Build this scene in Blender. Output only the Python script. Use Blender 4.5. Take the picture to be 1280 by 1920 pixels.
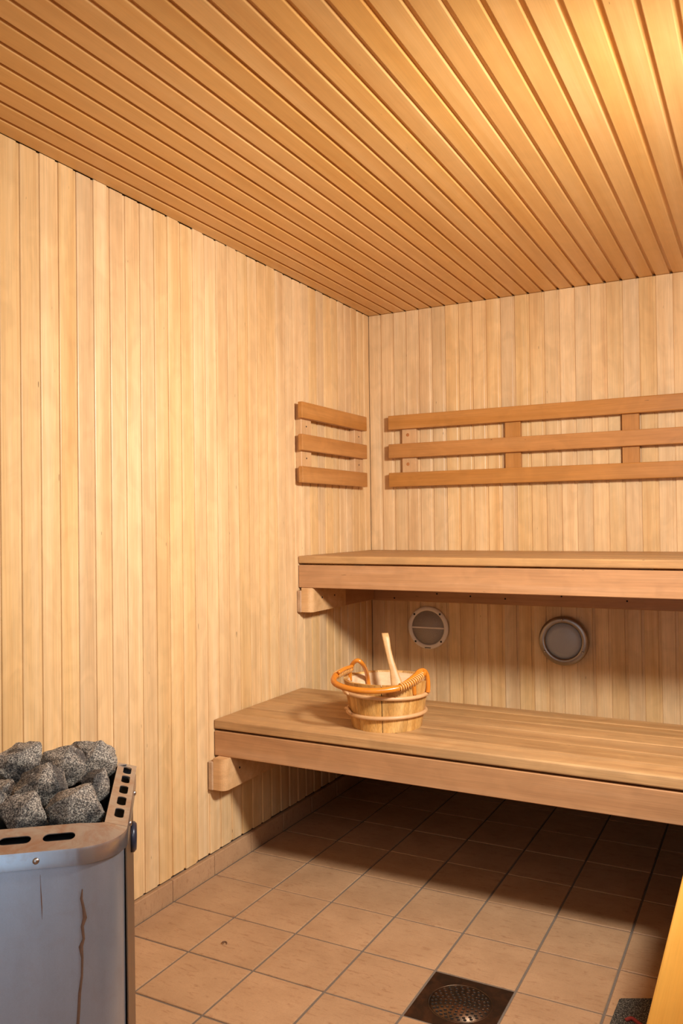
import bpy, bmesh, math, random
from mathutils import Vector, Matrix, noise
random.seed(7)
scene = bpy.context.scene
for o in list(bpy.data.objects): bpy.data.objects.remove(o)
COL = scene.collection
# ------------------------------------------------------------------ camera
CAM = Vector((1.5959, -3.3098, 1.1189)); FPX = 1525.49
AX = Vector((0.88427572, 0.46680842, -0.01209741)); BX = Vector((0.01639399, -0.00514382, 0.99985238)); DX = Vector((-0.46667728, 0.88434351, 0.0122014))
cd = bpy.data.cameras.new('camera'); cam = bpy.data.objects.new('camera', cd); COL.objects.link(cam)
cd.sensor_fit = 'VERTICAL'; cd.sensor_height = 36.0; cd.lens = FPX/1920*36.0; cd.clip_start = .02
m = Matrix((AX, BX, -DX)).transposed().to_4x4(); m.translation = CAM; cam.matrix_world = m
scene.camera = cam
# ------------------------------------------------------------------ world, doorway daylight, exposure
w = bpy.data.worlds.new('world'); scene.world = w; w.use_nodes = True
w.node_tree.nodes['Background'].inputs[0].default_value = (.80, .90, 1.0, 1); w.node_tree.nodes['Background'].inputs[1].default_value = .15
vs = scene.view_settings; vs.view_transform = 'Standard'; vs.look = 'None'; vs.gamma = 1; vs.use_curve_mapping = False; vs.exposure = 0.05
FILL_WIN_Y0, FILL_WIN_Y1, FILL_WIN_Z0, FILL_WIN_Z1 = -3.60, -2.74, 1.33, 1.96
ROOM_W, ROOM_Y, H = 2.02, -3.80, 2.0483
al = bpy.data.lights.new('added_window_fill', 'AREA'); al.shape = 'RECTANGLE'; al.size = .80; al.size_y = .58; al.energy = 13; al.color = (.80, .90, 1.0)
ao = bpy.data.objects.new('added_window_fill', al); COL.objects.link(ao)
ao.location = (ROOM_W+.10, (FILL_WIN_Y0+FILL_WIN_Y1)/2, (FILL_WIN_Z0+FILL_WIN_Z1)/2); ao.rotation_euler = (math.pi/2, 0, math.pi/2)   # cool fill light entering -x through an added, unseen window
DOOR_X0, DOOR_X1, DOOR_H = .70, 1.66, 1.95
dl = bpy.data.lights.new('doorway_daylight', 'AREA'); dl.shape = 'RECTANGLE'; dl.size = .92; dl.size_y = 1.90; dl.energy = 5.5; dl.color = (.66, .83, 1.0)
do = bpy.data.objects.new('doorway_daylight', dl); COL.objects.link(do)
do.location = ((DOOR_X0+DOOR_X1)/2, ROOM_Y-.16, .965); do.rotation_euler = (math.pi/2, 0, 0)   # dim daylight of the next room, entering +y
KEY_POS = Vector((1.86, -1.93, 1.70)); KEY_DIR = Vector((-.75, .54, -.40)).normalized(); KEY_W = 31; KEY_COL = (1.0, .955, .90); KEY_SPREAD = math.radians(134)

# ------------------------------------------------------------------ pixel helpers
def ray(u, v): return DX + AX*((u-640)/FPX) - BX*((v-960)/FPX)
def ix(u, v, ax, val):
    d = ray(u, v); t = (val-CAM[ax])/d[ax]; return CAM + d*t
# ------------------------------------------------------------------ object helpers
def wm(o): return o.matrix_basis.copy() if o.parent is None else wm(o.parent) @ o.matrix_parent_inverse @ o.matrix_basis
def link(o, parent=None):
    COL.objects.link(o)
    if parent is not None:
        o.parent = parent; o.matrix_parent_inverse = wm(parent).inverted()
    return o
def tag(o, label=None, cat=None, group=None, kind=None):
    if label: o['label'] = label
    if cat: o['category'] = cat
    if group: o['group'] = group
    if kind: o['kind'] = kind
    return o
def empty(name, loc, label, cat, group=None):
    o = bpy.data.objects.new(name, None); o.location = loc; o.empty_display_size = .05; link(o); return tag(o, label, cat, group)
def from_bm(name, bm, mat, parent=None, mw=None, smooth=False):
    bmesh.ops.recalc_face_normals(bm, faces=bm.faces)
    me = bpy.data.meshes.new(name); bm.to_mesh(me); bm.free(); me.materials.append(mat)
    if smooth:
        for p in me.polygons: p.use_smooth = True
    o = bpy.data.objects.new(name, me)
    if mw is not None: o.matrix_basis = mw
    return link(o, parent)
def frame(loc, x, y, z):
    mm = Matrix((Vector(x), Vector(y), Vector(z))).transposed().to_4x4(); mm.translation = Vector(loc); return mm
XYZ = ((1,0,0),(0,1,0),(0,0,1))
def box_bm(lo, hi, bev=0.0, seg=1):
    bm = bmesh.new(); bmesh.ops.create_cube(bm, size=1)
    for v in bm.verts:
        for k in range(3): v.co[k] = lo[k] if v.co[k] < 0 else hi[k]
    if bev: bmesh.ops.bevel(bm, geom=bm.edges[:], offset=bev, segments=seg, affect='EDGES', profile=.5)
    return bm
def box(name, lo, hi, mat, parent=None, bev=.002, grain='x', seg=1):
    """axis-aligned box between world corners; the mesh's own X runs along the grain"""
    c = [(a+b)/2 for a, b in zip(lo, hi)]; h = [(b-a)/2 for a, b in zip(lo, hi)]
    if grain == 'x': F = XYZ; s = h
    elif grain == 'y': F = ((0,1,0),(-1,0,0),(0,0,1)); s = (h[1], h[0], h[2])
    else: F = ((0,0,1),(0,1,0),(-1,0,0)); s = (h[2], h[1], h[0])
    return from_bm(name, box_bm([-q for q in s], s, bev, seg), mat, parent, frame(c, *F))
def prism_bm(poly, a, b, axis=0):
    """extrude a 2-D outline from a to b along the axis"""
    bm = bmesh.new(); r = []
    for t in (a, b):
        vs_ = []
        for p, q in poly:
            co = [0,0,0]; co[axis] = t; co[(axis+1)%3] = p; co[(axis+2)%3] = q; vs_.append(bm.verts.new(co))
        r.append(vs_)
    n = len(poly)
    for i in range(n): bm.faces.new((r[0][i], r[0][(i+1)%n], r[1][(i+1)%n], r[1][i]))
    bm.faces.new(r[0][::-1]); bm.faces.new(r[1]); return bm
def tube_bm(pts, rad, n=10, closed=False, bm=None, cap=True):
    bm = bm or bmesh.new(); pts = [Vector(p) for p in pts]; N = len(pts); rings = []
    rads = rad if isinstance(rad, (list, tuple)) else [rad]*N; up = None
    for i, p in enumerate(pts):
        t = ((pts[(i+1) % N] if (closed or i < N-1) else p) - (pts[i-1] if (closed or i > 0) else p)).normalized()
        if up is None: up = t.orthogonal().normalized()
        up = (up - t*up.dot(t)).normalized(); s = t.cross(up)
        rings.append([bm.verts.new(p + (up*math.cos(2*math.pi*k/n) + s*math.sin(2*math.pi*k/n))*rads[i]) for k in range(n)])
    for i in range(N if closed else N-1):
        a, b = rings[i], rings[(i+1) % N]
        sh = 0
        if closed and i == N-1: sh = min(range(n), key=lambda q: (a[0].co-b[q].co).length)
        for k in range(n): bm.faces.new((a[k], a[(k+1)%n], b[(k+1+sh)%n], b[(k+sh)%n]))
    if not closed and cap: bm.faces.new(rings[0][::-1]); bm.faces.new(rings[-1])
    return bm
def spline(pts, sub=8, closed=False):
    pts = [Vector(p) for p in pts]; n = len(pts); out = []
    for i in range(n if closed else n-1):
        g = lambda k: pts[k % n] if closed else pts[max(0, min(n-1, k))]
        p0, p1, p2, p3 = g(i-1), g(i), g(i+1), g(i+2)
        for s in range(sub):
            t = s/sub; out.append(.5*((2*p1)+(p2-p0)*t+(2*p0-5*p1+4*p2-p3)*t*t+(3*p1-p0-3*p2+p3)*t**3))
    if not closed: out.append(pts[-1])
    return out
def lathe_bm(prof, n=48, closed=True):
    """profile (radius, height) turned round local Z"""
    bm = bmesh.new(); rings = []
    for r, z in prof: rings.append([bm.verts.new((r*math.cos(2*math.pi*k/n), r*math.sin(2*math.pi*k/n), z)) for k in range(n)] if r > 1e-6 else [bm.verts.new((0,0,z))])
    pairs = list(zip(rings, rings[1:])) + ([(rings[-1], rings[0])] if closed else [])
    for a, b in pairs:
        for k in range(n):
            k2 = (k+1) % n
            if len(a) == 1 and len(b) == 1: continue
            if len(a) == 1: bm.faces.new((a[0], b[k], b[k2]))
            elif len(b) == 1: bm.faces.new((a[k], a[k2], b[0]))
            else: bm.faces.new((a[k], a[k2], b[k2], b[k]))
    return bm
# ------------------------------------------------------------------ materials
def sl(c):
    f = lambda x: x/12.92 if x <= .04045 else ((x+.055)/1.055)**2.4
    return tuple(f(v/255) for v in c)+(1,)
class NT:
    def __init__(s, name):
        s.m = bpy.data.materials.new(name); s.m.use_nodes = True; s.t = s.m.node_tree; s.b = s.t.nodes['Principled BSDF']
    def n(s, typ, **kw):
        nd = s.t.nodes.new(typ)
        for k, v in kw.items():
            if k.startswith('i_'):
                key = k[2:]; nd.inputs[int(key) if key.isdigit() else key.replace('_', ' ')].default_value = v
            else: setattr(nd, k, v)
        return nd
    def l(s, a, b): s.t.links.new(a, b)
    def coords(s, scale, rnd=True, rot=(0,0,0)):
        tc = s.n('ShaderNodeTexCoord'); mp = s.n('ShaderNodeMapping'); mp.inputs['Scale'].default_value = scale; mp.inputs['Rotation'].default_value = rot
        if rnd:
            oi = s.n('ShaderNodeObjectInfo'); mu = s.n('ShaderNodeMath', operation='MULTIPLY'); mu.inputs[1].default_value = 71.3
            s.l(oi.outputs['Random'], mu.inputs[0]); cx = s.n('ShaderNodeCombineXYZ')
            for k in range(3): s.l(mu.outputs[0], cx.inputs[k])
            ad = s.n('ShaderNodeVectorMath', operation='ADD'); s.l(tc.outputs['Object'], ad.inputs[0]); s.l(cx.outputs[0], ad.inputs[1]); s.l(ad.outputs[0], mp.inputs['Vector'])
        else: s.l(tc.outputs['Object'], mp.inputs['Vector'])
        return mp.outputs[0]
    def noise(s, vec, scale=1, detail=3, rough=.5, dist=0):
        nd = s.n('ShaderNodeTexNoise'); s.l(vec, nd.inputs['Vector'])
        nd.inputs['Scale'].default_value = scale; nd.inputs['Detail'].default_value = detail; nd.inputs['Roughness'].default_value = rough; nd.inputs['Distortion'].default_value = dist
        return nd.outputs['Fac']
    def ramp(s, fac, stops):
        r = s.n('ShaderNodeValToRGB'); e = r.color_ramp.elements
        while len(e) < len(stops): e.new(.5)
        for q, (p, c) in zip(e, stops): q.position = p; q.color = c
        s.l(fac, r.inputs[0]); return r.outputs[0]
    def mix(s, fac, a, b, mode='MIX'):
        nd = s.n('ShaderNodeMix', data_type='RGBA', blend_type=mode)
        if isinstance(fac, (int, float)): nd.inputs[0].default_value = fac
        else: s.l(fac, nd.inputs[0])
        for q, k in ((a, 6), (b, 7)):
            if isinstance(q, tuple): nd.inputs[k].default_value = q
            else: s.l(q, nd.inputs[k])
        return nd.outputs[2]
    def bump(s, h, strength, dist=.001):
        b = s.n('ShaderNodeBump'); b.inputs['Strength'].default_value = strength; b.inputs['Distance'].default_value = dist
        s.l(h, b.inputs['Height']); s.l(b.outputs[0], s.b.inputs['Normal'])
G = lambda v: (v, v, v, 1)
def wood(name, dark, mid, light, rough=.45, vary=.16, bold=1.0, grey=None, spec=.35):
    t = NT(name)
    broad = t.noise(t.coords((1.1, 26, 26)), 1, 3, .55, .3)
    fine = t.noise(t.coords((7, 420, 420)), 1, 3, .6)
    figure = t.noise(t.coords((9, 14, 14)), 1, 2, .5, 1.2)
    c = t.ramp(broad, [(.30, sl(dark)), (.50, sl(mid)), (.70, sl(light))])
    c = t.mix(.30*bold, c, t.ramp(fine, [(.33, G(.55)), (.6, G(1.0))]), 'MULTIPLY')
    c = t.mix(.32*bold, c, t.ramp(figure, [(.36, G(.80)), (.62, G(1.12))]), 'MULTIPLY')
    sp = t.noise(t.coords((24, 130, 130)), 1, 1, .5)
    c = t.mix(t.ramp(sp, [(.80, G(0)), (.83, G(.75))]), c, sl([q*.45 for q in dark]))
    if grey: # worn, slightly greyed patches
        gp = t.noise(t.coords((2.2, 9, 9)), 1, 4, .6)
        c = t.mix(t.ramp(gp, [(.45, G(0)), (.75, G(.7))]), c, sl(grey))
    oi = t.n('ShaderNodeObjectInfo'); hs = t.n('ShaderNodeHueSaturation')
    mr = t.n('ShaderNodeMapRange', i_3=1-vary, i_4=1+vary*.55); t.l(oi.outputs['Random'], mr.inputs[0]); t.l(mr.outputs[0], hs.inputs['Value'])
    mm = t.n('ShaderNodeMath', operation='MULTIPLY'); mm.inputs[1].default_value = 17.31; fr = t.n('ShaderNodeMath', operation='FRACT')
    t.l(oi.outputs['Random'], mm.inputs[0]); t.l(mm.outputs[0], fr.inputs[0])
    m2 = t.n('ShaderNodeMapRange', i_3=1-vary*.6, i_4=1+vary*.6); t.l(fr.outputs[0], m2.inputs[0]); t.l(m2.outputs[0], hs.inputs['Saturation'])
    t.l(c, hs.inputs['Color']); t.l(hs.outputs[0], t.b.inputs['Base Color'])
    t.b.inputs['Roughness'].default_value = rough; t.b.inputs['Specular IOR Level'].default_value = spec
    t.bump(fine, .12, .0006); return t.m
def plain(name, c, rough=.5, metal=0, spec=.5, speck=.12, scale=60):
    t = NT(name); f = t.noise(t.coords((1,1,1)), scale, 4, .6)
    t.l(t.mix(speck*2, sl(c), t.ramp(f, [(.3, G(.55)), (.7, G(1.0))]), 'MULTIPLY'), t.b.inputs['Base Color'])
    t.b.inputs['Roughness'].default_value = rough; t.b.inputs['Metallic'].default_value = metal; t.b.inputs['Specular IOR Level'].default_value = spec
    return t.m
M = {}
M['panel'] = wood('panel_wood', (216,174,121), (228,190,137), (235,201,152), .34, .09)
M['ceil'] = wood('ceiling_wood', (211,158,90), (218,168,100), (224,177,112), .32, .05, .5)
M['rail'] = wood('rail_wood', (178,120,58), (188,129,66), (196,138,76), .45, .03)
M['post'] = wood('post_wood', (204,160,110), (212,168,118), (218,176,128), .5, .04)
M['slat'] = wood('slat_wood', (172,128,80), (188,144,92), (200,158,106), .45, .07, 1.3, (160,126,86))
M['fascia'] = wood('fascia_wood', (178,130,88), (188,140,96), (196,150,108), .42, .04, 1.0)
M['arm'] = wood('arm_wood', (206,158,106), (216,170,118), (224,180,130), .5, .05)
M['endgrain'] = wood('end_grain_wood', (176,140,104), (190,154,118), (200,166,130), .6, .03)
M['yellow'] = wood('yellow_wood', (222,164,72), (229,174,80), (234,182,94), .4, .04, .5)
M['stave'] = wood('stave_wood', (178,122,58), (208,158,90), (224,180,116), .5, .07, 2.2)
M['inner'] = wood('bucket_inside_wood', (206,170,126), (220,188,146), (230,202,166), .55, .04, .8)
M['ladle'] = wood('ladle_wood', (188,142,88), (198,153,100), (206,163,112), .45, .02, .9)
M['hoop'] = plain('peeled_cane', (204,158,108), .45, speck=.15)
M['cane'] = plain('varnished_cane', (206,124,36), .25, speck=.2, scale=40)
M['wrap'] = plain('cane_binding', (222,168,100), .4, speck=.15)
M['gap'] = plain('dark_backing', (70,44,24), .9)
M['plaster'] = plain('backing_board', (120,84,52), .9)
M['grout'] = plain('grout', (120,106,92), .9, speck=.2, scale=200)
M['white'] = plain('off_white_plastic', (238,224,206), .4, speck=.05)
M['black'] = plain('black_plastic', (16,16,20), .35)
M['knob'] = plain('dark_blue_knob', (40,46,62), .3)
M['glass'] = plain('frosted_glass', (170,172,176), .35, speck=.03)
M['screw'] = plain('screw_steel', (196,190,182), .3, 1.0, speck=.05)
M['ring'] = plain('brushed_ring_steel', (168,160,152), .36, 1.0, speck=.1)
M['hole'] = plain('dark_hole', (10,8,7), .9)
M['rust'] = plain('rust_streak', (118,84,62), .7, speck=.3, scale=150)
M['plug'] = wood('plug_wood', (176,108,54), (186,118,62), (194,128,72), .5, .02)
def tile_mat():
    t = NT('floor_tile'); base = t.noise(t.coords((1,1,1)), 9, 4, .6); gr = t.noise(t.coords((1,1,1)), 260, 3, .6)
    vein = t.noise(t.coords((22, 110, 40), rot=(0,0,math.radians(-38))), 1, 5, .7, 1.1)
    c = t.ramp(base, [(.3, sl((176,138,102))), (.7, sl((192,153,115)))])
    c = t.mix(.25, c, t.ramp(gr, [(.35, G(.7)), (.6, G(1))]), 'MULTIPLY')
    c = t.mix(t.ramp(vein, [(.55, G(0)), (.67, G(.55))]), c, sl((138,92,60)))
    oi = t.n('ShaderNodeObjectInfo'); hs = t.n('ShaderNodeHueSaturation'); mr = t.n('ShaderNodeMapRange', i_3=.94, i_4=1.05)
    t.l(oi.outputs['Random'], mr.inputs[0]); t.l(mr.outputs[0], hs.inputs['Value']); t.l(c, hs.inputs['Color']); t.l(hs.outputs[0], t.b.inputs['Base Color'])
    t.b.inputs['Roughness'].default_value = .42; t.bump(vein, .15, .001); return t.m
M['tile'] = tile_mat()
def stone_mat():
    t = NT('sauna_stone'); v = t.coords((1,1,1))
    a = t.noise(v, 420, 2, .7); b = t.noise(v, 24, 4, .6); d = t.noise(v, 60, 5, .7, .5)
    c = t.ramp(a, [(.36, sl((58,54,50))), (.50, sl((128,120,110))), (.62, sl((202,192,174)))])
    c = t.mix(t.ramp(b, [(.50, G(0)), (.60, G(.85))]), c, t.ramp(a, [(.4, sl((28,28,30))), (.66, sl((88,86,84)))]))
    c = t.mix(t.ramp(d, [(.60, G(0)), (.72, G(.5))]), c, sl((112,86,60)))
    t.l(c, t.b.inputs['Base Color']); t.b.inputs['Roughness'].default_value = .8
    ad = t.n('ShaderNodeMath', operation='ADD'); t.l(a, ad.inputs[0]); t.l(d, ad.inputs[1]); t.bump(ad.outputs[0], .6, .003); return t.m
M['stone'] = stone_mat()
def steel_mat(name, c, rust, rough, metal):
    t = NT(name); v = t.coords((1,1,1), rnd=False)
    a = t.noise(v, 900, 2, .6); b = t.noise(t.coords((40, 40, 5), rnd=False), 1, 4, .6); d = t.noise(v, 26, 5, .65, .6)
    q = t.mix(.25, sl(c), t.ramp(a, [(.35, G(.75)), (.65, G(1))]), 'MULTIPLY')
    q = t.mix(.25, q, t.ramp(b, [(.35, G(.75)), (.65, G(1))]), 'MULTIPLY')
    q = t.mix(t.ramp(d, [(.48-.1*rust, G(0)), (.68-.06*rust, G(.85*rust))]), q, sl((150,104,72)))
    t.l(q, t.b.inputs['Base Color']); t.b.inputs['Metallic'].default_value = metal; t.b.inputs['Roughness'].default_value = rough; return t.m
M['shell'] = steel_mat('galvanised_shell', (186,198,214), .10, .36, .75)
M['rim'] = steel_mat('stained_steel_rim', (176,170,164), .7, .3, .6)
M['band'] = steel_mat('steel_band', (192,198,208), .35, .26, .9)
M['drain'] = steel_mat('drain_steel', (92,74,58), .5, .38, .85)
M['panelside'] = steel_mat('side_panel_steel', (124,106,88), .5, .4, .6)
def mat_mat():
    t = NT('flecked_mat'); v = t.coords((1,1,1), rnd=False); a = t.noise(v, 330, 3, .7); b = t.noise(v, 40, 2, .5)
    c = t.ramp(a, [(.38, sl((24,22,20))), (.52, sl((70,64,56))), (.66, sl((170,160,140)))])
    t.l(c, t.b.inputs['Base Color']); t.b.inputs['Roughness'].default_value = .9; t.bump(a, 1.0, .004); return t.m
M['mat'] = mat_mat(); M['red'] = plain('red_thread', (150,50,40), .8)

# ================================================================== SETTING
def struct(name, lo, hi, mat, label=None):
    o = box(name, lo, hi, mat, None, 0); tag(o, label, None, None, 'structure'); return o
T = .10
wall_left = struct('wall_left', (-.012-T, ROOM_Y, 0), (-.012, .012, H+.012), M['plaster'], 'wall of vertical pale wood panelling beside the heater')
wall_back = struct('wall_back', (-.012-T, .012, 0), (ROOM_W+.012+T, .012+T, H+.012), M['plaster'], 'wall of vertical pale wood panelling behind the benches')
ceiling = struct('ceiling', (-.012-T, ROOM_Y-.012-T, H+.012), (ROOM_W+.012+T, .012+T, H+.012+T), M['gap'], 'ceiling of orange-toned wood boards with deep grooves')
def boxes(name, parts, mat, label):
    bm = bmesh.new()
    for lo, hi in parts:
        b2 = box_bm(lo, hi); me = bpy.data.meshes.new('t'); b2.to_mesh(me); b2.free(); bm.from_mesh(me); bpy.data.meshes.remove(me)
    return tag(from_bm(name, bm, mat), label, None, None, 'structure')
XR0, XR1 = ROOM_W+.012, ROOM_W+.012+T
wall_right = boxes('wall_right', [((XR0, ROOM_Y, 0), (XR1, FILL_WIN_Y0, H+.012)), ((XR0, FILL_WIN_Y1, 0), (XR1, .012, H+.012)), ((XR0, FILL_WIN_Y0, FILL_WIN_Z1), (XR1, FILL_WIN_Y1, H+.012)), ((XR0, FILL_WIN_Y0, 0), (XR1, FILL_WIN_Y1, FILL_WIN_Z0))], M['plaster'], 'wall of wood panelling with the added fill-light window and the lit wall lamp')
YF0, YF1 = ROOM_Y-.012-T, ROOM_Y-.012
wall_front = boxes('wall_front', [((-.012-T, YF0, 0), (DOOR_X0, YF1, H+.012)), ((DOOR_X1, YF0, 0), (ROOM_W+.012+T, YF1, H+.012)), ((DOOR_X0, YF0, DOOR_H), (DOOR_X1, YF1, H+.012))], M['plaster'], 'panelled wall with the open doorway facing the benches')
floor = struct('floor', (-.012-T, ROOM_Y-.012-T, -.10), (ROOM_W+.012+T, .012+T, -.0028), M['grout'], 'beige tiled floor with dark grey joints')

P = .0610; REC = .0108; DEP = .0042
def board_mesh(L, p, mirror, DEP=DEP):
    pr = [(0, -.0115), (0, -.0022), (.0006, -.0007), (.0020, 0), (p-REC-.0020, 0), (p-REC-.0006, -.0007), (p-REC, -.0022), (p-REC, -DEP), (p-.0003, -DEP), (p-.0003, -.0115)]
    if mirror: pr = [(p-a, b) for a, b in pr][::-1]
    bm = prism_bm(pr, 0, L, 0); bmesh.ops.recalc_face_normals(bm, faces=bm.faces)
    me = bpy.data.meshes.new('board'); bm.to_mesh(me); bm.free(); return me
def lay(wall, me, mat, mats):
    if not me.materials: me.materials.append(mat)
    for mw in mats:
        o = bpy.data.objects.new('board', me); o.matrix_basis = mw; link(o, wall)
SK = .067; TOP = H-.0015
# left wall: boards rise, recess towards the back wall
me = board_mesh(TOP-SK, .0606, True); PL = .0606
ys = [.006-PL*k for k in range(1, 70) if .006-PL*k > ROOM_Y+.0]
lay(wall_left, me, M['panel'], [frame((0, y+PL, SK+random.uniform(-.002, .002)), (0,0,1), (0,-1,0), (1,0,0)) for y in ys])
me = board_mesh(TOP-SK, P, True)
lay(wall_back, me, M['panel'], [frame((x+P, 0, SK), (0,0,1), (-1,0,0), (0,-1,0)) for x in [-.0008+P*k for k in range(33)]])
me = board_mesh(TOP-SK, P, False)
me2 = board_mesh(TOP-FILL_WIN_Z1, P, False); me3 = board_mesh(FILL_WIN_Z0-SK, P, False)
yr = [-P*(k+1) for k in range(62)]
clear = [y for y in yr if y+P <= FILL_WIN_Y0+.01 or y >= FILL_WIN_Y1-.01]; cut = [y for y in yr if y not in clear]
lay(wall_right, me, M['panel'], [frame((ROOM_W, y, SK), (0,0,1), (0,1,0), (-1,0,0)) for y in clear])
lay(wall_right, me2, M['panel'], [frame((ROOM_W, y, FILL_WIN_Z1), (0,0,1), (0,1,0), (-1,0,0)) for y in cut])
lay(wall_right, me3, M['panel'], [frame((ROOM_W, y, SK), (0,0,1), (0,1,0), (-1,0,0)) for y in cut])
xs = [.002+P*k for k in range(33)]; clear = [x for x in xs if x+P <= DOOR_X0+.01 or x >= DOOR_X1-.01]
lay(wall_front, me, M['panel'], [frame((x, ROOM_Y, SK), (0,0,1), (1,0,0), (0,1,0)) for x in clear])
lay(wall_front, board_mesh(TOP-DOOR_H, P, False), M['panel'], [frame((x, ROOM_Y, DOOR_H), (0,0,1), (1,0,0), (0,1,0)) for x in xs if x not in clear])
me = board_mesh(-ROOM_Y+.012, P, False, .0078)
lay(ceiling, me, M['ceil'], [frame((x, ROOM_Y, H), (0,1,0), (1,0,0), (0,0,-1)) for x in [-.0005+P*k for k in range(33)]])
xa, xb = ROOM_W-.015, XR1
boxes('fill_window_1', [((xa, FILL_WIN_Y0, FILL_WIN_Z0), (xb, FILL_WIN_Y0+.03, FILL_WIN_Z1)), ((xa, FILL_WIN_Y1-.03, FILL_WIN_Z0), (xb, FILL_WIN_Y1, FILL_WIN_Z1)), ((xa, FILL_WIN_Y0+.03, FILL_WIN_Z1-.03), (xb, FILL_WIN_Y1-.03, FILL_WIN_Z1)), ((xa, FILL_WIN_Y0+.03, FILL_WIN_Z0), (xb, FILL_WIN_Y1-.03, FILL_WIN_Z0+.03))], M['panel'], 'wooden frame of the added high fill-light window beside the wall lamp')  # frame of the added window, there only to carry the fill light

boxes('door_1', [((DOOR_X0, YF0, 0), (DOOR_X0+.025, ROOM_Y+.015, DOOR_H)), ((DOOR_X1-.025, YF0, 0), (DOOR_X1, ROOM_Y+.015, DOOR_H)), ((DOOR_X0+.025, YF0, DOOR_H-.025), (DOOR_X1-.025, ROOM_Y+.015, DOOR_H))], M['panel'], 'wooden casing of the open doorway facing the benches')
# floor tiles: joints at x = .2289 + .203 j and y = -1.6082 + .2057 i
JX = [.012] + [.2289+.203*j for j in range(0, 9)] + [ROOM_W-.012]
JY = sorted([-1.6082+.2057*i for i in range(-10, 8) if -1.6082+.2057*i > ROOM_Y+.02] + [ROOM_Y+.003, -.003])
cache = {}
def tile(parent, x0, x1, y0, y1):
    g = .0030; key = (round(x1-x0, 3), round(y1-y0, 3))
    if key not in cache:
        hx, hy = (x1-x0)/2-g, (y1-y0)/2-g
        bm = box_bm((-hx, -hy, -.006), (hx, hy, 0)); bmesh.ops.bevel(bm, geom=[e for e in bm.edges if all(v.co.z > -.001 for v in e.verts)], offset=.0015, segments=1, affect='EDGES')
        bmesh.ops.recalc_face_normals(bm, faces=bm.faces); mt = bpy.data.meshes.new('tile'); bm.to_mesh(mt); bm.free(); mt.materials.append(M['tile']); cache[key] = mt
    o = bpy.data.objects.new('tile', cache[key]); o.location = ((x0+x1)/2, (y0+y1)/2, random.uniform(-.0004, .0004)); link(o, parent)
DR = None
for i in range(len(JX)-1):
    for j in range(len(JY)-1):
        x0, x1, y0, y1 = JX[i], JX[i+1], JY[j], JY[j+1]
        if x0 < .94 < x1 and y0 < -1.51 < y1: DR = (x0, x1, y0, y1); continue
        tile(floor, x0, x1, y0, y1)
# skirting tiles below the boards
def skirt(name, run, fixed, axis, label):
    o = None
    for k in range(len(run)-1):
        a, b = run[k]+.0015, run[k+1]-.0015
        if b-a < .02: continue
        lo, hi = ((-.006, a, -.003), (.010, b, SK-.006)) if axis == 'l' else ((ROOM_W-.010, a, -.003), (ROOM_W+.006, b, SK-.006)) if axis == 'r' else ((a, -.010, -.003), (b, .006, SK-.006))
        if o is None:
            bl, bh = ((-.0115, run[0], -.003), (.004, run[-1], SK-.008)) if axis == 'l' else ((ROOM_W-.004, run[0], -.003), (ROOM_W+.0115, run[-1], SK-.008)) if axis == 'r' else ((run[0], -.004, -.003), (run[-1], .0115, SK-.008))
            o = tag(box(name, bl, bh, M['grout'], None, 0), label, None, None, 'structure')
        box('skirting_tile', lo, hi, M['tile'], o, .0015)
skirt('baseboard_left', JY, 0, 'l', 'low beige skirting tiles under the panelling beside the heater')
skirt('baseboard_right', JY, 0, 'r', 'low beige skirting tiles under the panelling by the side bench')
skirt('baseboard_back', JX, 0, 'b', 'low beige skirting tiles in the shade under the benches')

# ================================================================== BENCHES
BR = ROOM_W-.002
def bench(name, label, y_front, seams, z_top, z_slab, z_f1, z_f0, arm_h, arm_front, arm_back):
    e = empty(name, (1.0, y_front, 0), label, 'bench')
    ed = [y_front]+seams
    for k in range(len(ed)-1):
        box('slat', (.002, ed[k]+(.0 if k == 0 else .0006), z_slab), (BR, ed[k+1]-.0006, z_top), M['slat'], e, .004, seg=2)
    box('fascia', (.003, y_front+.001, z_f0), (BR, y_front+.026, z_f1), M['fascia'], e, .002)
    if ed[-1] < -.1: box('added_shade_rail', (.003, ed[-1]-.024, z_f0), (BR, ed[-1]-.003, z_slab-.0005), M['fascia'], e, .002)  # added unseen rail, cuts light bouncing onto the floor below
    for x in (.25, .75, 1.25, 1.75):
        box('joist', (x-.022, y_front+.0265, z_f0+.01), (x+.022, ed[-1]-.026, z_slab), M['slat'], e, .002, 'y')
    # support arms on the side walls
    for sx in (0, 1):
        def X(a): return a if sx == 0 else ROOM_W-a
        def bx(n, a0, a1, y0, y1, z0, z1, mt, bev=.003, seg=1):
            lo, hi = sorted((X(a0), X(a1))); return box(n, (lo, y0, z0), (hi, y1, z1), mt, e, bev, 'y', seg)
        bx('wall_plate', .0005, .019, arm_front-.004, arm_back, z_f0-arm_h-.002, z_f0-.0105, M['endgrain'])
        poly = [(.019, arm_front+.0), (.019, arm_back), (.064, arm_back)]
        for q in range(7):
            a = math.pi/2*q/6; poly.append((.064-.022+.022*math.cos(a), arm_front+.022-.022*math.sin(a)))
        poly = [(X(a), b) for a, b in poly]
        from_bm('support_arm', prism_bm(poly, z_f0-arm_h, z_f0-.0005, 2), M['arm'], e)
        for yy in (.06, .16):
            xx = X(.0642); b = lathe_bm([(0, 0), (.0035, 0), (.0035, .0012), (0, .0012)], 10, False)
            from_bm('screw_hole', b, M['hole'], e, frame((xx, arm_front+yy+.02, z_f0-arm_h*.45), (0,1,0), (0,0,1), (1,0,0)) if sx == 0 else frame((xx, arm_front+yy+.02, z_f0-arm_h*.45), (0,0,1), (0,1,0), (-1,0,0)))
    return e
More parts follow.
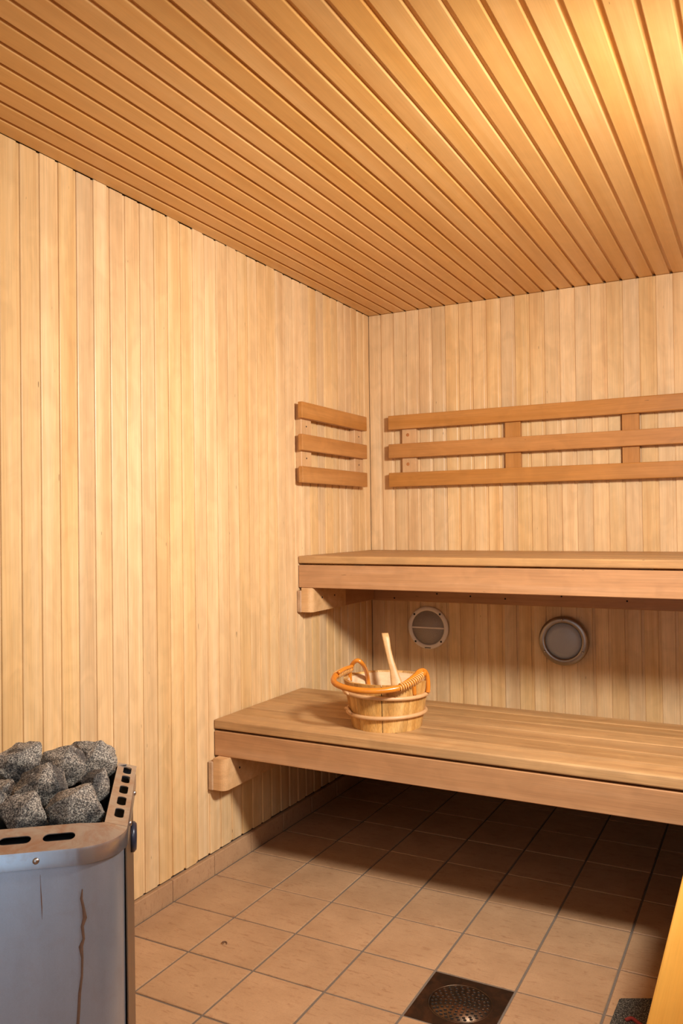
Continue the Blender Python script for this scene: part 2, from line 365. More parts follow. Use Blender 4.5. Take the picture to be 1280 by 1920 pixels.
lower = bench('sauna_bench', 'low wooden bench carrying the bucket, long slats and plain fascia', -1.1853, [-1.090, -.995, -.900, -.805, -.712, -.633], .4895, .460, .4535, .3745, .100, -1.214, -.66)
upper = bench('sauna_bench', 'high wooden bench under the backrests, slatted top against the wall', -.648, [-.552, -.456, -.360, -.264, -.168, -.072, -.002], .9915, .9635, .9575, .8715, .092, -.655, -.38)
box('added_shade_board', (.003, -.631, .300), (BR, -.3165, .318), M['slat'], lower, .002)  # added unseen boards that keep lamp light off the floor under the bench
box('added_shade_board', (.003, -.3155, .300), (BR, -.0005, .318), M['slat'], lower, .002)
# wall cleats that carry the upper bench
box('wall_cleat', (.0005, -.378, .771), (.022, -.0225, .8705), M['fascia'], upper, .002, 'y')
box('wall_cleat', (.0005, -.022, .768), (BR, -.0005, .9630), M['fascia'], upper, .002)
for x in (.12, .32, .47, .62, .85, 1.1, 1.35):
    from_bm('screw_hole', lathe_bm([(0,0),(.0035,0),(.0035,.0012),(0,.0012)], 10, False), M['hole'], upper, frame((x, -.0222, .80+.02*math.sin(x*40)), (1,0,0), (0,0,1), (0,-1,0)))
# side bench along the right wall
sb = empty('side_bench', (1.75, -1.9, 0), 'bright yellow wooden bench beside the tiled walkway, above the dark mat', 'bench')
e0, n = 1.4475, 6
wd = (BR-e0)/n
for k in range(n):
    box('slat', (e0+k*wd+(.0015 if k else 0), -2.62, .460), (e0+(k+1)*wd-.0015, -1.24, .4895), M['yellow'], sb, .003, 'y', 2)
box('fascia', (e0+.012, -2.61, .3745), (e0+.036, -1.245, .4535), M['yellow'], sb, .002, 'y')
for y in (-2.55, -1.9, -1.30): box('joist', (e0+.0365, y-.022, .385), (BR, y+.022, .460), M['yellow'], sb, .002)
for y in (-2.55, -1.32): box('leg', (e0+.037, y-.02, .0), (e0+.082, y+.02, .385), M['yellow'], sb, .002, 'z')
box('wall_cleat', (BR-.024, -2.6, .32), (BR, -1.245, .384), M['yellow'], sb, .002, 'y')

# ================================================================== BACKRESTS
bl = empty('backrest', (.02, -.4, 1.269), 'short three-rail wooden backrest on the wall in the corner', 'backrest')
for z0, z1 in ((1.5125, 1.5745), (1.391, 1.4525), (1.269, 1.331)):
    box('rail', (.0255, -.678, z0), (.0455, -.124, z1), M['rail'], bl, .003, 'y', 2)
for y0, y1 in ((-.652, -.577), (-.205, -.128)):
    p = box('post', (.0005, y0, 1.275), (.0252, y1, 1.569), M['post'], bl, .0015, 'z')
    for z in (1.486, 1.364):
        from_bm('screw_hole', lathe_bm([(0,0),(.003,0),(.003,.001),(0,.001)], 10, False), M['hole'], p, frame((.0253, (y0+y1)/2, z), (0,1,0), (0,0,1), (1,0,0)))
bb = empty('backrest', (1.0, -.02, 1.269), 'long three-rail wooden backrest on the wall above the high bench', 'backrest')
for z0, z1 in ((1.5215, 1.5835), (1.396, 1.458), (1.270, 1.332)):
    box('rail', (.110, -.0455, z0), (1.905, -.0255, z1), M['rail'], bb, .003, 'x', 2)
for x0, x1, pl_ in ((.167, .233, True), (.6295, .694, False), (1.0915, 1.1545, False), (1.56, 1.624, False), (1.80, 1.864, False)):
    p = box('post', (x0, -.0252, 1.276), (x1, -.0005, 1.577), M['post'] if pl_ else M['rail'], bb, .0015, 'z')
    if pl_:
        for z in (1.4965, 1.3685):
            from_bm('wood_plug', lathe_bm([(0,-.004),(.0075,-.004),(.0075,.0004),(.006,.0012),(0,.0012)], 16, False), M['plug'], p, frame((.195, -.0253, z), (1,0,0), (0,0,1), (0,-1,0)))

# ================================================================== ROUND SPEAKER AND LAMP BELOW THE HIGH BENCH
def on_back(x, z, y=-.0005): return frame((x, y, z), (1,0,0), (0,0,1), (0,-1,0))
sp = empty('wall_speaker', (.2705, 0, .655), 'round off-white mesh speaker cover on the wall behind the bucket', 'speaker')
from_bm('frame_ring', lathe_bm([(.074, 0), (.093, 0), (.093, .006), (.088, .010), (.079, .011), (.074, .008)], 64), M['white'], sp, on_back(.2705, .655), True)
def mesh_grille():
    t = NT('grille_mesh'); v = t.coords((1,1,1), rnd=False); ck = t.n('ShaderNodeTexChecker'); ck.inputs['Scale'].default_value = 420
    ck.inputs['Color1'].default_value = sl((196,182,166)); ck.inputs['Color2'].default_value = sl((132,120,110)); t.l(v, ck.inputs['Vector']); t.l(ck.outputs[0], t.b.inputs['Base Color']); t.b.inputs['Roughness'].default_value = .6; return t.m
M['grille'] = mesh_grille()
from_bm('mesh_grille', lathe_bm([(0, 0), (.0745, 0), (.0745, .004), (0, .006)], 64, False), M['grille'], sp, on_back(.2705, .655), True)
box('cross_bar', (.197, -.0095, .6515), (.344, -.005, .6585), M['white'], sp, .001)
for a in (45, 135, 225, 315):
    x, z = .2705+.0835*math.cos(math.radians(a+2)), .655+.0835*math.sin(math.radians(a+2))
    from_bm('screw', lathe_bm([(0, 0), (.0045, 0), (.0045, .0115), (0, .0122)], 14, False), M['black'], sp, on_back(x, z))
for k in range(5):
    box('maker_mark', (.2705-.014+k*.0056, -.0125, .5668), (.2705-.014+k*.0056+.0046, -.008, .5702), M['black'], sp, .0003)
wl = empty('wall_light', (.856, 0, .634), 'unlit round steel-rimmed lamp on the wall between the two benches', 'lamp')
from_bm('rim_ring', lathe_bm([(.071, .002), (.092, 0), (.098, .012), (.098, .027), (.095, .032), (.078, .036), (.071, .031)], 72), M['ring'], wl, on_back(.856, .634), True)
from_bm('glass', lathe_bm([(0, .005), (.0715, .005), (.0715, .027), (.05, .033), (.025, .0355), (0, .036)], 64, False), M['glass'], wl, on_back(.856, .634), True)
for a in (92, 212, 332):
    from_bm('screw', lathe_bm([(0, .02), (.0045, .02), (.0045, .0375), (.003, .0395), (0, .040)], 14, False), M['screw'], wl, on_back(.856+.0855*math.cos(math.radians(a)), .634+.0855*math.sin(math.radians(a))), True)
# lit reading-style lamp on the right-hand wall (outside the picture): the room's own light
kl = empty('wall_lamp', (ROOM_W, KEY_POS[1], KEY_POS[2]), 'lit wall lamp with a tilted round steel head above the side bench', 'lamp')
kx = KEY_DIR.cross(Vector((0,0,1))).normalized(); ky = KEY_DIR.cross(kx)
HM = frame(KEY_POS, kx, -ky if kx.cross(-ky).dot(KEY_DIR) > 0 else ky, KEY_DIR)
if HM.to_3x3().determinant() < 0: HM = frame(KEY_POS, -kx, ky, KEY_DIR)
from_bm('wall_mount', lathe_bm([(0, 0), (.06, 0), (.06, .012), (.05, .02), (0, .02)], 40, False), M['ring'], kl, frame((ROOM_W-.0005, KEY_POS[1], KEY_POS[2]), (0,0,1), (0,1,0), (-1,0,0)), True)
from_bm('lamp_arm', tube_bm([(ROOM_W-.015, KEY_POS[1], KEY_POS[2]), KEY_POS-KEY_DIR*.07+Vector((.04, -.01, 0)), KEY_POS-KEY_DIR*.05], .011, 12), M['ring'], kl, None, True)
from_bm('lamp_head', lathe_bm([(0, -.055), (.06, -.055), (.125, -.025), (.142, .004), (.139, .004), (.132, -.008), (.05, -.012), (0, -.012)], 56, False), M['ring'], kl, HM, True)
emt = NT('lit_diffuser'); emt.b.inputs['Base Color'].default_value = (.9, .9, .88, 1); emt.b.inputs['Emission Color'].default_value = KEY_COL+(1,); emt.b.inputs['Emission Strength'].default_value = 3.0
from_bm('diffuser', lathe_bm([(0, -.011), (.131, -.007), (.131, -.003), (0, -.001)], 48, False), emt.m, kl, HM, True)
kd = bpy.data.lights.new('lamp_glow', 'AREA'); kd.shape = 'DISK'; kd.size = .26; kd.energy = KEY_W; kd.color = KEY_COL; kd.spread = KEY_SPREAD
ko = bpy.data.objects.new('lamp_glow', kd)
ko.matrix_basis = Matrix.Translation(KEY_POS+KEY_DIR*.004) @ KEY_DIR.to_track_quat('-Z', 'Y').to_matrix().to_4x4(); link(ko, kl)

# ================================================================== FLOOR DRAIN AND MAT
x0, x1, y0, y1 = DR; cx, cy = (x0+x1)/2, (y0+y1)/2
dr = empty('floor_drain', (cx, cy, -.003), 'square dark metal floor drain with a round perforated grate', 'drain')
def plate_with_hole(hx, hy, r, z0, z1, n=48):
    bm = bmesh.new(); sq = []
    for k in range(n):
        a = 2*math.pi*(k+.5)/n; c, s = math.cos(a), math.sin(a); f = min(hx/abs(c) if abs(c) > 1e-6 else 9, hy/abs(s) if abs(s) > 1e-6 else 9); sq.append((c*f, s*f))
    for c in ((hx,hy),(-hx,hy),(-hx,-hy),(hx,-hy)):
        k = min(range(n), key=lambda q: (sq[q][0]-c[0])**2+(sq[q][1]-c[1])**2); sq[k] = c
    cir = [(r*math.cos(2*math.pi*(k+.5)/n), r*math.sin(2*math.pi*(k+.5)/n)) for k in range(n)]
    L = [[bm.verts.new((p[0], p[1], z)) for p in ring] for ring, z in ((sq, z0), (sq, z1), (cir, z1), (cir, z0))]
    for a in range(4):
        A_, B_ = L[a], L[(a+1) % 4]
        for k in range(n): bm.faces.new((A_[k], A_[(k+1)%n], B_[(k+1)%n], B_[k]))
    return bm
from_bm('frame_plate', plate_with_hole((x1-x0)/2-.003, (y1-y0)/2-.003, .0745, -.0038, -.0015), M['drain'], dr, frame((cx, cy, 0), *XYZ))
from_bm('frame_lip', lathe_bm([(.0725, -.0038), (.0752, -.0038), (.0752, -.0003), (.0725, -.0003)], 64), M['drain'], dr, frame((cx, cy, 0), *XYZ), True)
def grate():
    bm = bmesh.new(); holes = [(0, 0)]
    for r, q in ((.012, 6), (.023, 11), (.034, 16), (.045, 21), (.056, 24), (.0645, 28)):
        holes += [(r*math.cos(2*math.pi*k/q+r*60), r*math.sin(2*math.pi*k/q+r*60)) for k in range(q)]
    return holes
gr = from_bm('grate', lathe_bm([(0, -.0038), (.0718, -.0038), (.0718, -.0020), (0, -.0016)], 64, False), M['drain'], dr, frame((cx, cy, 0), *XYZ), True)
hb = bmesh.new(); hr = bmesh.new()
for x, y in grate():
    for b2, mt in ((hb, 0), (hr, 1)):
        t_ = lathe_bm([(0, -.002), (.0030, -.002), (.0030, -.00135), (0, -.00135)], 8, False) if mt == 0 else lathe_bm([(.0030, -.0018), (.0040, -.0018), (.0036, -.0007), (.0030, -.0011)], 8)
        for v in t_.verts: v.co.x += x; v.co.y += y
        me_ = bpy.data.meshes.new('t'); t_.to_mesh(me_); t_.free(); b2.from_mesh(me_); bpy.data.meshes.remove(me_)
tag(from_bm('grate_holes', hb, M['hole'], gr, frame((cx, cy, 0), *XYZ)), kind='stuff')
tag(from_bm('grate_studs', hr, M['drain'], gr, frame((cx, cy, 0), *XYZ)), kind='stuff')
# dark flecked mat that runs under the side bench
mt_ = empty('floor_mat', (1.45, -1.55, 0), 'dark grey flecked mat on the tiles under the yellow bench edge', 'mat')
poly = [(1.2665, -1.335), (1.40, -1.268), (1.70, -1.30), (1.70, -1.80), (1.25, -1.80)]
mb = bmesh.new(); fc = mb.faces.new([mb.verts.new((a, b, .0008)) for a, b in poly]); ex = bmesh.ops.extrude_face_region(mb, geom=[fc])
for v in ex['geom']:
    if isinstance(v, bmesh.types.BMVert): v.co.z = .0085
bmesh.ops.bevel(mb, geom=[e for e in mb.edges if all(v.co.z > .005 for v in e.verts)], offset=.003, segments=2, affect='EDGES')
from_bm('pile', mb, M['mat'], mt_)
from_bm('thread', tube_bm(spline([(1.293, -1.42, .0095), (1.305, -1.412, .0125), (1.318, -1.418, .0105), (1.335, -1.43, .0105)]), .0042, 8), M['red'], mt_, None, True)
mt_.children[-1]['label'] = 'loose dark red thread'

p = ix(420, 1770, 2, 0.0)
cr = [(p.x+.0075*math.cos(a)*(1-.08*a), p.y+.0075*math.sin(a)*(1-.08*a), .0022+.0006*a) for a in [k*.35 for k in range(17)]]
tag(from_bm('wood_shaving', tube_bm(cr, .0014, 6), M['rust'], None, None, True), 'tiny curled brown shaving lying on a floor tile', 'shaving')

# ================================================================== BUCKET AND LADLE
BC = Vector((.5308, -1.0072, .4897)); BH = .145; RB, RT = .1085, .1335
bk = empty('bucket', BC, 'round wooden sauna bucket with cane hoops and folded cane handle', 'bucket')
NS = 9; TH = .011; A0 = math.atan2(-.884, .467)-.17
def rad(z): return RB+(RT-RB)*z/BH
for k in range(NS):
    a0 = A0+2*math.pi*k/NS+(.010 if k == 0 else .003); a1 = A0+2*math.pi*(k+1)/NS-(.010 if k == NS-1 else .003); n = 7; bm = bmesh.new(); G_ = {}
    dz = random.uniform(-.0015, .0015)
    for i in range(n):
        a = a0+(a1-a0)*i/(n-1); e_ = .0012 if i in (0, n-1) else 0
        for q, (z, off) in enumerate(((0, -TH), (0, 0), (BH+dz, 0), (BH+dz, -TH))):
            r = rad(z)+off-(e_ if off == 0 else 0); G_[i, q] = bm.verts.new((z, r*math.cos(a), r*math.sin(a)))
    for i in range(n-1):
        for q in range(4): bm.faces.new((G_[i,q], G_[i+1,q], G_[i+1,(q+1)%4], G_[i,(q+1)%4]))
    for i in (0, n-1): bm.faces.new([G_[i,q] for q in range(4)])
    from_bm('stave', bm, M['stave'], bk, frame(BC, (0,0,1), (1,0,0), (0,1,0)))
from_bm('liner', lathe_bm([(rad(.012)-TH-.0003, .012), (rad(BH-.006)-TH-.0003, BH-.006), (rad(BH-.006)-TH-.0022, BH-.006), (rad(.014)-TH-.0022, .0142), (0, .0142), (0, .012)], 56, False), M['inner'], bk, Matrix.Translation(BC), True)
for zh, rr in ((.046, .0062), (.106, .0062)):
    pts = [(BC.x+(rad(zh)+rr*.75)*math.cos(a), BC.y+(rad(zh)+rr*.75)*math.sin(a), BC.z+zh+.002*math.sin(a*2+zh*50)) for a in [2*math.pi*k/64 for k in range(64)]]
    h_ = from_bm('hoop', tube_bm(pts, rr, 10, True), M['hoop'], bk, None, True)
    a = A0+math.pi*1.62; pts = [(BC.x+(rad(zh)+rr*(.9+.9*abs(q)/3))*math.cos(a+.11*q), BC.y+(rad(zh)+rr*(.9+.9*abs(q)/3))*math.sin(a+.11*q), BC.z+zh+.009-abs(q)*.0022) for q in range(-3, 4)]
    from_bm('hoop_end', tube_bm(pts, [rr*.4]+[rr*.85]*5+[rr*.4], 8), M['hoop'], h_, None, True)
# positions about the bucket in view-aligned axes: s to the side, f towards the doorway, z above the bench
S_ = Vector((.884, .467, 0)); F_ = Vector((.467, -.884, 0))
def bp(s, f, z): return BC + S_*s + F_*f + Vector((0, 0, z))
bail = spline([bp(-.108, -.020, .170), bp(-.135, .010, .166), bp(-.160, .055, .158), bp(-.158, .108, .150), bp(-.120, .148, .142), bp(-.06, .168, .138), bp(0, .166, .140), bp(.045, .148, .147), bp(.085, .110, .159), bp(.112, .065, .170)], 8)
hd = from_bm('handle', tube_bm(bail, .0090, 12), M['cane'], bk, None, True)
def binding(i0, i1, turns, rr):
    path = bail[i0:i1]; pts = []
    for q in range(turns*12+1):
        t = q/(turns*12)*(len(path)-1); i = min(int(t), len(path)-2); p = path[i].lerp(path[i+1], t-i); tg = (path[i+1]-path[i]).normalized()
        u = tg.orthogonal().normalized(); v_ = tg.cross(u); a = 2*math.pi*q/12; pts.append(p+(u*math.cos(a)+v_*math.sin(a))*rr)
    from_bm('binding', tube_bm(pts, .0021, 6), M['wrap'], hd, None, True)
binding(2, 15, 9, .0104); binding(len(bail)-20, len(bail)-4, 12, .0110)
# doubled cane next to the bindings, as the bail is looped back on itself
from_bm('cane_tail', tube_bm(spline([bp(-.105, -.012, .178), bp(-.128, .018, .176), bp(-.148, .050, .170)]), .0058, 8), M['cane'], hd, None, True)
from_bm('cane_tail', tube_bm(spline([bp(.105, .075, .178), bp(.082, .105, .171), bp(.055, .136, .158), bp(.03, .155, .148)]), [.0062]*23+[.003]*2, 8), M['cane'], hd, None, True)
for pts in ([bp(-.112, -.045, .128), bp(-.112, -.035, .160), bp(-.102, -.022, .186), bp(-.088, -.012, .196), bp(-.074, -.016, .186), bp(-.062, -.05, .160), bp(-.055, -.088, .128), bp(-.052, -.092, .10)],
            [bp(.078, .100, .112), bp(.076, .110, .150), bp(.084, .098, .170), bp(.097, .080, .178), bp(.112, .066, .176), bp(.121, .060, .160), bp(.124, .060, .130), bp(.122, .060, .110)]):
    from_bm('handle_loop', tube_bm(spline(pts), .0068, 10), M['cane'], bk, None, True)
ld = empty('ladle', bp(.03, 0, .02), 'pale wooden ladle standing in the sauna bucket', 'ladle')
def sweep_rect(stations, name, mat, parent):
    bm = bmesh.new(); rings = []
    for c, w_, t_ in stations:
        ring = []
        for k in range(12):
            a = 2*math.pi*k/12; x = math.copysign(abs(math.cos(a))**.6, math.cos(a))*w_/2; y = math.copysign(abs(math.sin(a))**.6, math.sin(a))*t_/2
            ring.append(bm.verts.new(Vector(c)+S_*x+F_*y))
        rings.append(ring)
    for A_, B_ in zip(rings, rings[1:]):
        for k in range(12): bm.faces.new((A_[k], A_[(k+1)%12], B_[(k+1)%12], B_[k]))
    bm.faces.new(rings[0][::-1]); bm.faces.new(rings[-1]); return from_bm(name, bm, mat, parent, None, True)
sweep_rect([(bp(.000, -.045, .276), .0215, .014), (bp(.003, -.040, .260), .0225, .0145), (bp(.008, -.028, .228), .0195, .014), (bp(.016, -.014, .192), .0205, .014), (bp(.024, -.004, .164), .0245, .0145), (bp(.030, .006, .136), .034, .0145), (bp(.036, .016, .105), .041, .015), (bp(.042, .024, .075), .044, .017)], 'handle', M['ladle'], ld)
bw = lathe_bm([(0, .0), (.022, .003), (.036, .014), (.042, .034), (.043, .05), (.040, .05), (.038, .034), (.032, .018), (.018, .008), (0, .006)], 28, False)
from_bm('bowl', bw, M['ladle'], ld, Matrix.Translation(bp(.040, .038, .0165)), True)

# ================================================================== HEATER
TH_ = math.radians(39.5); HR = Vector((math.cos(TH_), math.sin(TH_), 0)); HD = Vector((-math.sin(TH_), math.cos(TH_), 0)); ZR = .65
b_ = ix(162, 1589, 2, ZR); m_ = (ix(242.6, 1548.8, 2, ZR)+ix(254.2, 1430.6, 2, ZR))/2
t_ = (m_-b_).dot(HR); HO = b_+HR*t_; HO.z = 0          # outer corner of the rim, on the floor
HF = frame(HO, HR, HD, (0,0,1)); HW, HL = .33, .41    # local x -HW..0, local y 0..HL
def hp(x, y, z): return HO+HR*x+HD*y+Vector((0,0,z))
def hpl(u, v, y):                                     # pixel -> point in the heater's plane local y
    d = ray(u, v); t = (y-(CAM-HO).dot(HD))/d.dot(HD); P_ = CAM+d*t; q = P_-HO; return Vector((q.dot(HR), y, P_.z))
ht = empty('sauna_heater', hp(-HW/2, HL/2, 0), 'steel electric sauna heater with rust streak, filled with dark stones', 'heater')
def rrect(inset, rad_, n=8):
    """closed rounded rectangle, counter-clockwise"""
    x0, x1, y0, y1 = -HW+inset, -inset, inset, HL-inset; out = []
    for cx_, cy_, a0 in ((x1-rad_, y1-rad_, 0), (x0+rad_, y1-rad_, 90), (x0+rad_, y0+rad_, 180), (x1-rad_, y0+rad_, 270)):
        for k in range(n+1):
            a = math.radians(a0+90*k/n); out.append((cx_+rad_*math.cos(a), cy_+rad_*math.sin(a)))
    return out
def shell_bm(rings, close=False):
    bm = bmesh.new(); L = [[bm.verts.new((x, y, z)) for x, y in ring] for ring, z in rings]; n = len(L[0])
    for A_, B_ in list(zip(L, L[1:]))+([(L[-1], L[0])] if close else []):
        for k in range(n): bm.faces.new((A_[k], A_[(k+1)%n], B_[(k+1)%n], B_[k]))
    return bm
body = from_bm('body_shell', shell_bm([(rrect(.0050, .064), .10), (rrect(.0050, .064), ZR-.012), (rrect(.011, .058), ZR-.012), (rrect(.011, .058), .10)], True), M['shell'], ht, HF, True)
body.data.set_sharp_from_angle(angle=.6)
from_bm('inner_case', shell_bm([(rrect(.03, .04), .14), (rrect(.03, .04), ZR+.002), (rrect(.034, .04), ZR+.002), (rrect(.034, .04), .14)], True), M['hole'], ht, HF)
bt = bmesh.new(); bt.faces.new([bt.verts.new((x, y, .50)) for x, y in rrect(.034, .04)])
tr_o = rrect(.012, .056); tr_i = [(max(-HW+.036, min(-.036, x)), max(.060, min(HL-.036, y))) for x, y in rrect(.030, .04)]
from_bm('slot_shade_sheet', shell_bm([(tr_o, ZR-.016), (tr_i, ZR-.010), (tr_i, ZR+.0085)]), M['hole'], ht, HF)  # near-black sheet painted as the shade behind the rim slots
from_bm('stone_bed', bt, M['hole'], ht, HF)
# rim: sloping flange pieces with slots, plus the turned-down band
def flange(name, pts_out, pts_in, zo, zi, holes, th=.0016):
    """strip between an outer and an inner polyline; rectangular gaps cut where (s0,s1,t0,t1) says"""
    return None
def strip(name, p0, p1, inward, wdt, rise, holes, mat):
    """flat sloping strip from p0 to p1 (2-D local), 'inward' unit vector, holes = [(s0, s1, t0, t1)] as metres along and fractions across; rounded hole ends"""
    p0 = Vector(p0); p1 = Vector(p1); L = (p1-p0).length; al_ = (p1-p0).normalized(); inn = Vector(inward)
    def P3(s, t): q = p0+al_*s+inn*(wdt*t); return Vector((q.x, q.y, ZR+rise*t))
    bm = bmesh.new(); cache_ = {}
    def V(s, t):
        k = (round(s, 5), round(t, 5))
        if k not in cache_: cache_[k] = bm.verts.new(P3(s, t))
        return cache_[k]
    cuts = [0]+[c for h in holes for c in ((h[0]-.004), (h[1]+.004))]+[L]
    for k in range(0, len(cuts)-1, 2):
        if cuts[k+1]-cuts[k] > 1e-4: bm.faces.new((V(cuts[k], 0), V(cuts[k+1], 0), V(cuts[k+1], 1), V(cuts[k], 1)))
    for (s0, s1, t0, t1) in holes:
        a, b = s0-.004, s1+.004; n = 20; ring = []; cs, ct = (s0+s1)/2, (t0+t1)/2; hs, htt = (s1-s0)/2, (t1-t0)/2
        rr = min(hs, htt*wdt)*(.95 if hs > htt*wdt*1.2 else .6)
        for cx_, cy_, a0 in ((s1-rr, t1-rr/wdt, 0), (s0+rr, t1-rr/wdt, 90), (s0+rr, t0+rr/wdt, 180), (s1-rr, t0+rr/wdt, 270)):
            for q in range(5):
                an = math.radians(a0+22.5*q); ring.append((cx_+rr*math.cos(an), cy_+rr/wdt*math.sin(an)))
        outer = [(b, 1), (a, 1), (a, 0), (b, 0)]
        for q in range(4):
            o0 = V(*outer[q]); grp = [V(*ring[q*5+i]) for i in range(5)]
            for i in range(4): bm.faces.new((o0, grp[i], grp[i+1]))
            bm.faces.new((o0, grp[4], V(*ring[(q*5+5) % 20]), V(*outer[(q+1) % 4])))
    bmesh.ops.recalc_face_normals(bm, faces=bm.faces)
    bmesh.ops.solidify(bm, geom=bm.faces[:], thickness=.0014)
    return from_bm(name, bm, mat, ht, HF)
WF, RF, WS, RS = .058, .016, .034, .010
CR = .070
g_ = .0009
slots = lambda L, n, ln, off=0: [(off+(k+.5)*(L-2*off)/n-ln/2, off+(k+.5)*(L-2*off)/n+ln/2) for k in range(n)]
Lf = HW-2*CR
def xs_(u): return hpl(u, 1578, .03).x
# front strip runs local x from -HW+CR to -CR
hf = []
for ua, ub in ((79, 140), (-4, 57)):
    xa, xb = xs_(ua), xs_(ub); hf.append((xa+HW-CR, xb+HW-CR))
step = hf[0][0]-hf[1][0]
hf.append((hf[1][0]-step, hf[1][1]-step))
hf = sorted([(max(a, .006), b, .36, .66) for a, b in hf if b > .03])
strip('rim_front', (-HW+CR+g_, 0), (-CR-g_, 0), (0, 1), WF, RF, hf, M['rim'])
hs_ = [(y-.0215-CR, y+.0215-CR, .24, .66) for y in (.122, .180, .239, .298, .352)]
strip('rim_side', (0, CR+g_), (0, HL-.018), (-1, 0), WS, RS, [h for h in hs_ if h[0] > .005 and h[1] < HL-CR-.02], M['rim'])
strip('rim_side', (-HW, HL-.018), (-HW, CR+g_), (1, 0), WS, RS, [], M['rim'])
strip('rim_back', (-.018, HL), (-HW+.018, HL), (0, -1), WS, RS, [], M['rim'])
def corner(sx):
    bm = bmesh.new(); n = 12; cx_ = -CR if sx > 0 else -HW+CR; o_, i_ = [], []
    for k in range(n+1):
        a = math.radians(270+90*k/n) if sx > 0 else math.radians(270-90*k/n)
        f = k/n; o_.append((cx_+CR*math.cos(a), CR+CR*math.sin(a), ZR))
        ix_ = (-CR, WF) if k == 0 else None
        # inner curve from (cx, WF) to (-WS, CR)
        a2 = math.pi/2*f; ex_, ey_ = CR-WS, CR-WF; rise = RF+(RS-RF)*f
        px_ = ex_*math.sin(a2); py_ = CR-ey_*math.cos(a2); i_.append((cx_+px_*sx, py_, ZR+rise))
    O_ = [bm.verts.new(p) for p in o_]; I_ = [bm.verts.new(p) for p in i_]
    for k in range(n): bm.faces.new((O_[k], O_[k+1], I_[k+1], I_[k]))
    bmesh.ops.recalc_face_normals(bm, faces=bm.faces); bmesh.ops.solidify(bm, geom=bm.faces[:], thickness=.0014)
    return from_bm('rim_corner', bm, M['rim'], ht, HF)
corner(1); corner(-1)
bd = from_bm('rim_band', shell_bm([(rrect(.0, CR, 12), ZR), (rrect(-.001, CR, 12), ZR-.004), (rrect(-.001, CR, 12), ZR-.024), (rrect(.0012, CR, 12), ZR-.024), (rrect(.0012, CR, 12), ZR-.001)], True), M['band'], ht, HF, True)
bd.data.set_sharp_from_angle(angle=.5)
q = hpl(67.5, 1607, 0)
for x, y, nx, ny in ((q.x, -.001, 0, -1), (.001, .12, 1, 0), (.001, .27, 1, 0), (q.x-.14, -.001, 0, -1)):
    zc = ZR-.0125; nrm = HR*nx+HD*ny; up_ = Vector((0,0,1)); sd = up_.cross(nrm)
    from_bm('screw', lathe_bm([(0, 0), (.0048, 0), (.0046, .0016), (.003, .003), (0, .0034)], 16, False), M['screw'], bd, frame(hp(x, y, zc), up_, nrm.cross(up_), nrm) if False else frame(hp(x, y, zc), sd, up_, nrm), True)
# outer panel with the control dial, standing a little off the shell
pb = bmesh.new(); pv = []
for (x, z) in ((-.0032, ZR-.026), (-.0014, ZR-.026), (.0006, .10), (-.0012, .10)):
    pv.append([pb.verts.new((x, y, z)) for y in (.066, .27)])
for k in range(4): pb.faces.new((pv[k][0], pv[k][1], pv[(k+1)%4][1], pv[(k+1)%4][0]))
pb.faces.new([p[0] for p in pv]); pb.faces.new([p[1] for p in pv][::-1])
sp_ = from_bm('control_panel', pb, M['panelside'], ht, HF)
q = hpl(255, 1568, .20); KZ = q.z
from_bm('dial', lathe_bm([(0, 0), (.025, 0), (.025, .005), (.021, .0085), (0, .009)], 32, False), M['knob'], sp_, frame(hp(-.0010, .20, KZ), HD, (0,0,1), HR), True)
for x, y in ((-.04, .05), (-HW+.04, .05), (-.04, HL-.05), (-HW+.04, HL-.05)):
    from_bm('leg', box_bm((-.014, -.014, 0), (.014, .014, .11), .002), M['panelside'], ht, frame(hp(x, y, 0), HR, HD, (0,0,1)))
# rust streak that ran down the shell
dp = [(470,905),(465,960),(478,1020),(485,1070),(470,1120),(478,1190),(462,1235),(470,1300),(468,1400),(455,1500),(450,1600),(445,1676),(443,1800),(446,1950)]
wd_ = [.0012,.0030,.0034,.0050,.0036,.0030,.0052,.0028,.0026,.0034,.0036,.0036,.0034,.002]
sb_ = bmesh.new(); prev = None
for (u, v), w_ in zip(dp, wd_):
    c = hpl(u/3.048, 1370+v/3.048, 0.0048); row = [sb_.verts.new((c.x-w_*.6, 0.0049, c.z)), sb_.verts.new((c.x, .0040, c.z)), sb_.verts.new((c.x+w_*.6, 0.0049, c.z))]
    if prev:
        for k in range(2): sb_.faces.new((prev[k], prev[k+1], row[k+1], row[k]))
    prev = row
from_bm('rust_streak', sb_, M['rust'], body, HF, True)

sb_ = bmesh.new(); prev = None
for v, w_ in ((1640, .0003), (1662, .0006), (1684, .0012), (1702, .0011), (1724, .0003)):
    c = hpl(77+2*math.sin(v*.03), v, 0.0048); row = [sb_.verts.new((c.x-w_*.6, 0.0049, c.z)), sb_.verts.new((c.x, .0044, c.z)), sb_.verts.new((c.x+w_*.6, 0.0049, c.z))]
    if prev:
        for k in range(2): sb_.faces.new((prev[k], prev[k+1], row[k+1], row[k]))
    prev = row
from_bm('rust_streak', sb_, M['rust'], body, HF, True)
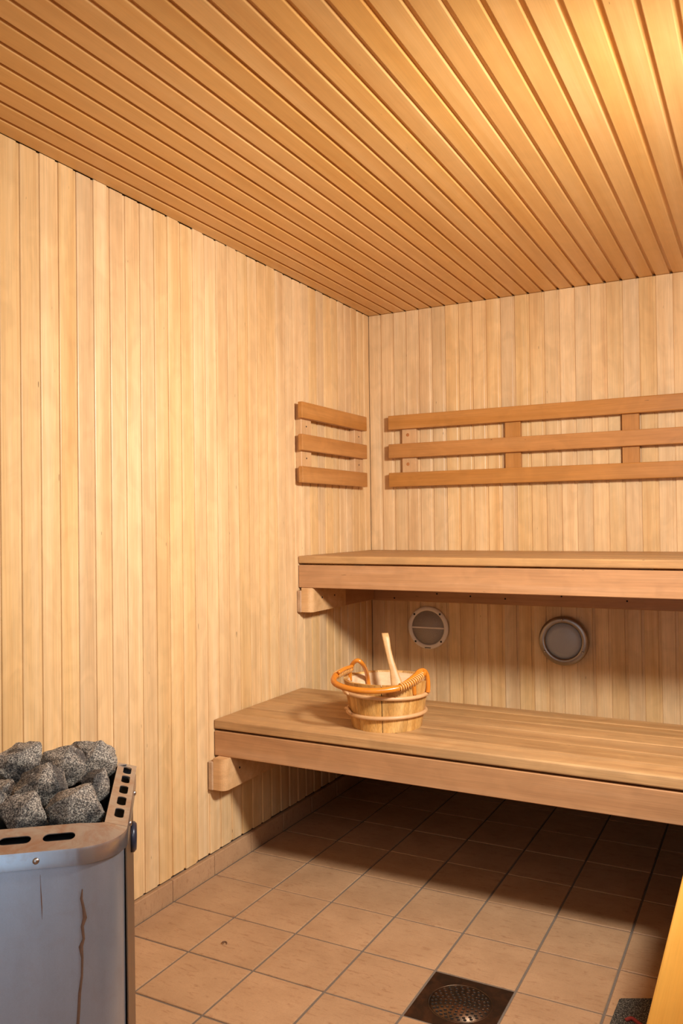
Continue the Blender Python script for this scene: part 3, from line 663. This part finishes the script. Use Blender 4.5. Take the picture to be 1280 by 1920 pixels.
# ------------------------------------------------------------------ stones
def stone(center, size, seed, label, group, squash=(1,1,1), npt=11, rotz=0.0):
    rnd = random.Random(seed); bm = bmesh.new()
    for k in range(npt):
        z = 1-2*(k+.5)/npt; a = k*2.39996+rnd.uniform(-.35, .35); r = math.sqrt(1-z*z); s = rnd.uniform(.92, 1.22)
        bm.verts.new((r*math.cos(a)*s, r*math.sin(a)*s, z*s))
    res = bmesh.ops.convex_hull(bm, input=bm.verts[:])
    bmesh.ops.delete(bm, geom=[v for v in bm.verts if not v.link_faces], context='VERTS')
    bmesh.ops.bevel(bm, geom=bm.edges[:], offset=.05, segments=2, affect='EDGES', profile=.5)
    bmesh.ops.triangulate(bm, faces=bm.faces[:])
    for _ in range(2): bmesh.ops.subdivide_edges(bm, edges=[e for e in bm.edges if e.calc_length() > .16], cuts=1, use_grid_fill=True); bmesh.ops.triangulate(bm, faces=bm.faces[:])
    off = Vector((seed*3.1, seed*1.7, 0))
    bm.normal_update()
    for v in bm.verts:
        d = noise.noise(v.co*2.2+off)*.07+noise.noise(v.co*6+off)*.055+noise.noise(v.co*14+off)*.03
        v.co += v.normal*d
    for v in bm.verts: v.co = Vector((v.co.x*size[0]*squash[0], v.co.y*size[1]*squash[1], v.co.z*size[2]*squash[2]))
    mw = Matrix.Translation(center) @ Matrix.Rotation(TH_+rotz, 4, 'Z') @ Matrix.Rotation(rnd.uniform(-.25, .25), 4, 'X') @ Matrix.Rotation(rnd.uniform(-.25, .25), 4, 'Y')
    o = from_bm('heater_stone', bm, M['stone'], None, mw, True); o.data.set_sharp_from_angle(angle=.7); return tag(o, label, 'stone', group)
grp = 'stones heaped in the sauna heater'
ST = [ # pixel centre in the stone crop, local depth, half sizes (x, y, z), seed, label
 (772, 244, .332, (.054, .040, .044), 3, 'brown-topped dark stone leaning on the slotted side rim of the heater'),
 (565, 285, .262, (.043, .034, .038), 5, 'rounded pale grey stone in front of the brown-topped heater stone'),
 (190, 260, .315, (.048, .038, .042), 8, 'dark peaked stone at the back of the heater, away from the side rim'),
 (385, 455, .190, (.044, .032, .040), 11, 'dark rough stone in the middle of the heater heap'),
 (45, 512, .212, (.024, .020, .024), 14, 'flat grey stone half buried left of the dark middle stone'),
 (200, 690, .118, (.039, .030, .036), 17, 'pale grey blocky stone standing over the long slots of the front rim'),
 (690, 640, .132, (.053, .034, .037), 21, 'large pale grey stone in the rounded rim corner of the heater'),
 (848, 445, .228, (.024, .024, .028), 24, 'small pointed grey stone wedged behind the large corner stone'),
 (-125, 645, .155, (.040, .030, .034), 27, 'grey stone beside the pale blocky stone, farthest from the side rim'),
]
for u, v, ly, sz, sd, lab in ST:
    q = hpl(u/4.74, 1380+v/4.74, ly); stone(hp(q.x, q.y, q.z), sz, sd, lab, grp)
low = 'dark stone deep in the heater below the heaped stones'
k = 0
for ly in (.10, .17, .24, .31):
    for lx in (-.25, -.192, -.134, -.082):
        k += 1; stone(hp(lx+random.uniform(-.008, .008), ly+random.uniform(-.008, .008), .575+random.uniform(-.004, .004)), (.026, .029, .029), 40+k, low, 'stones deep in the heater')
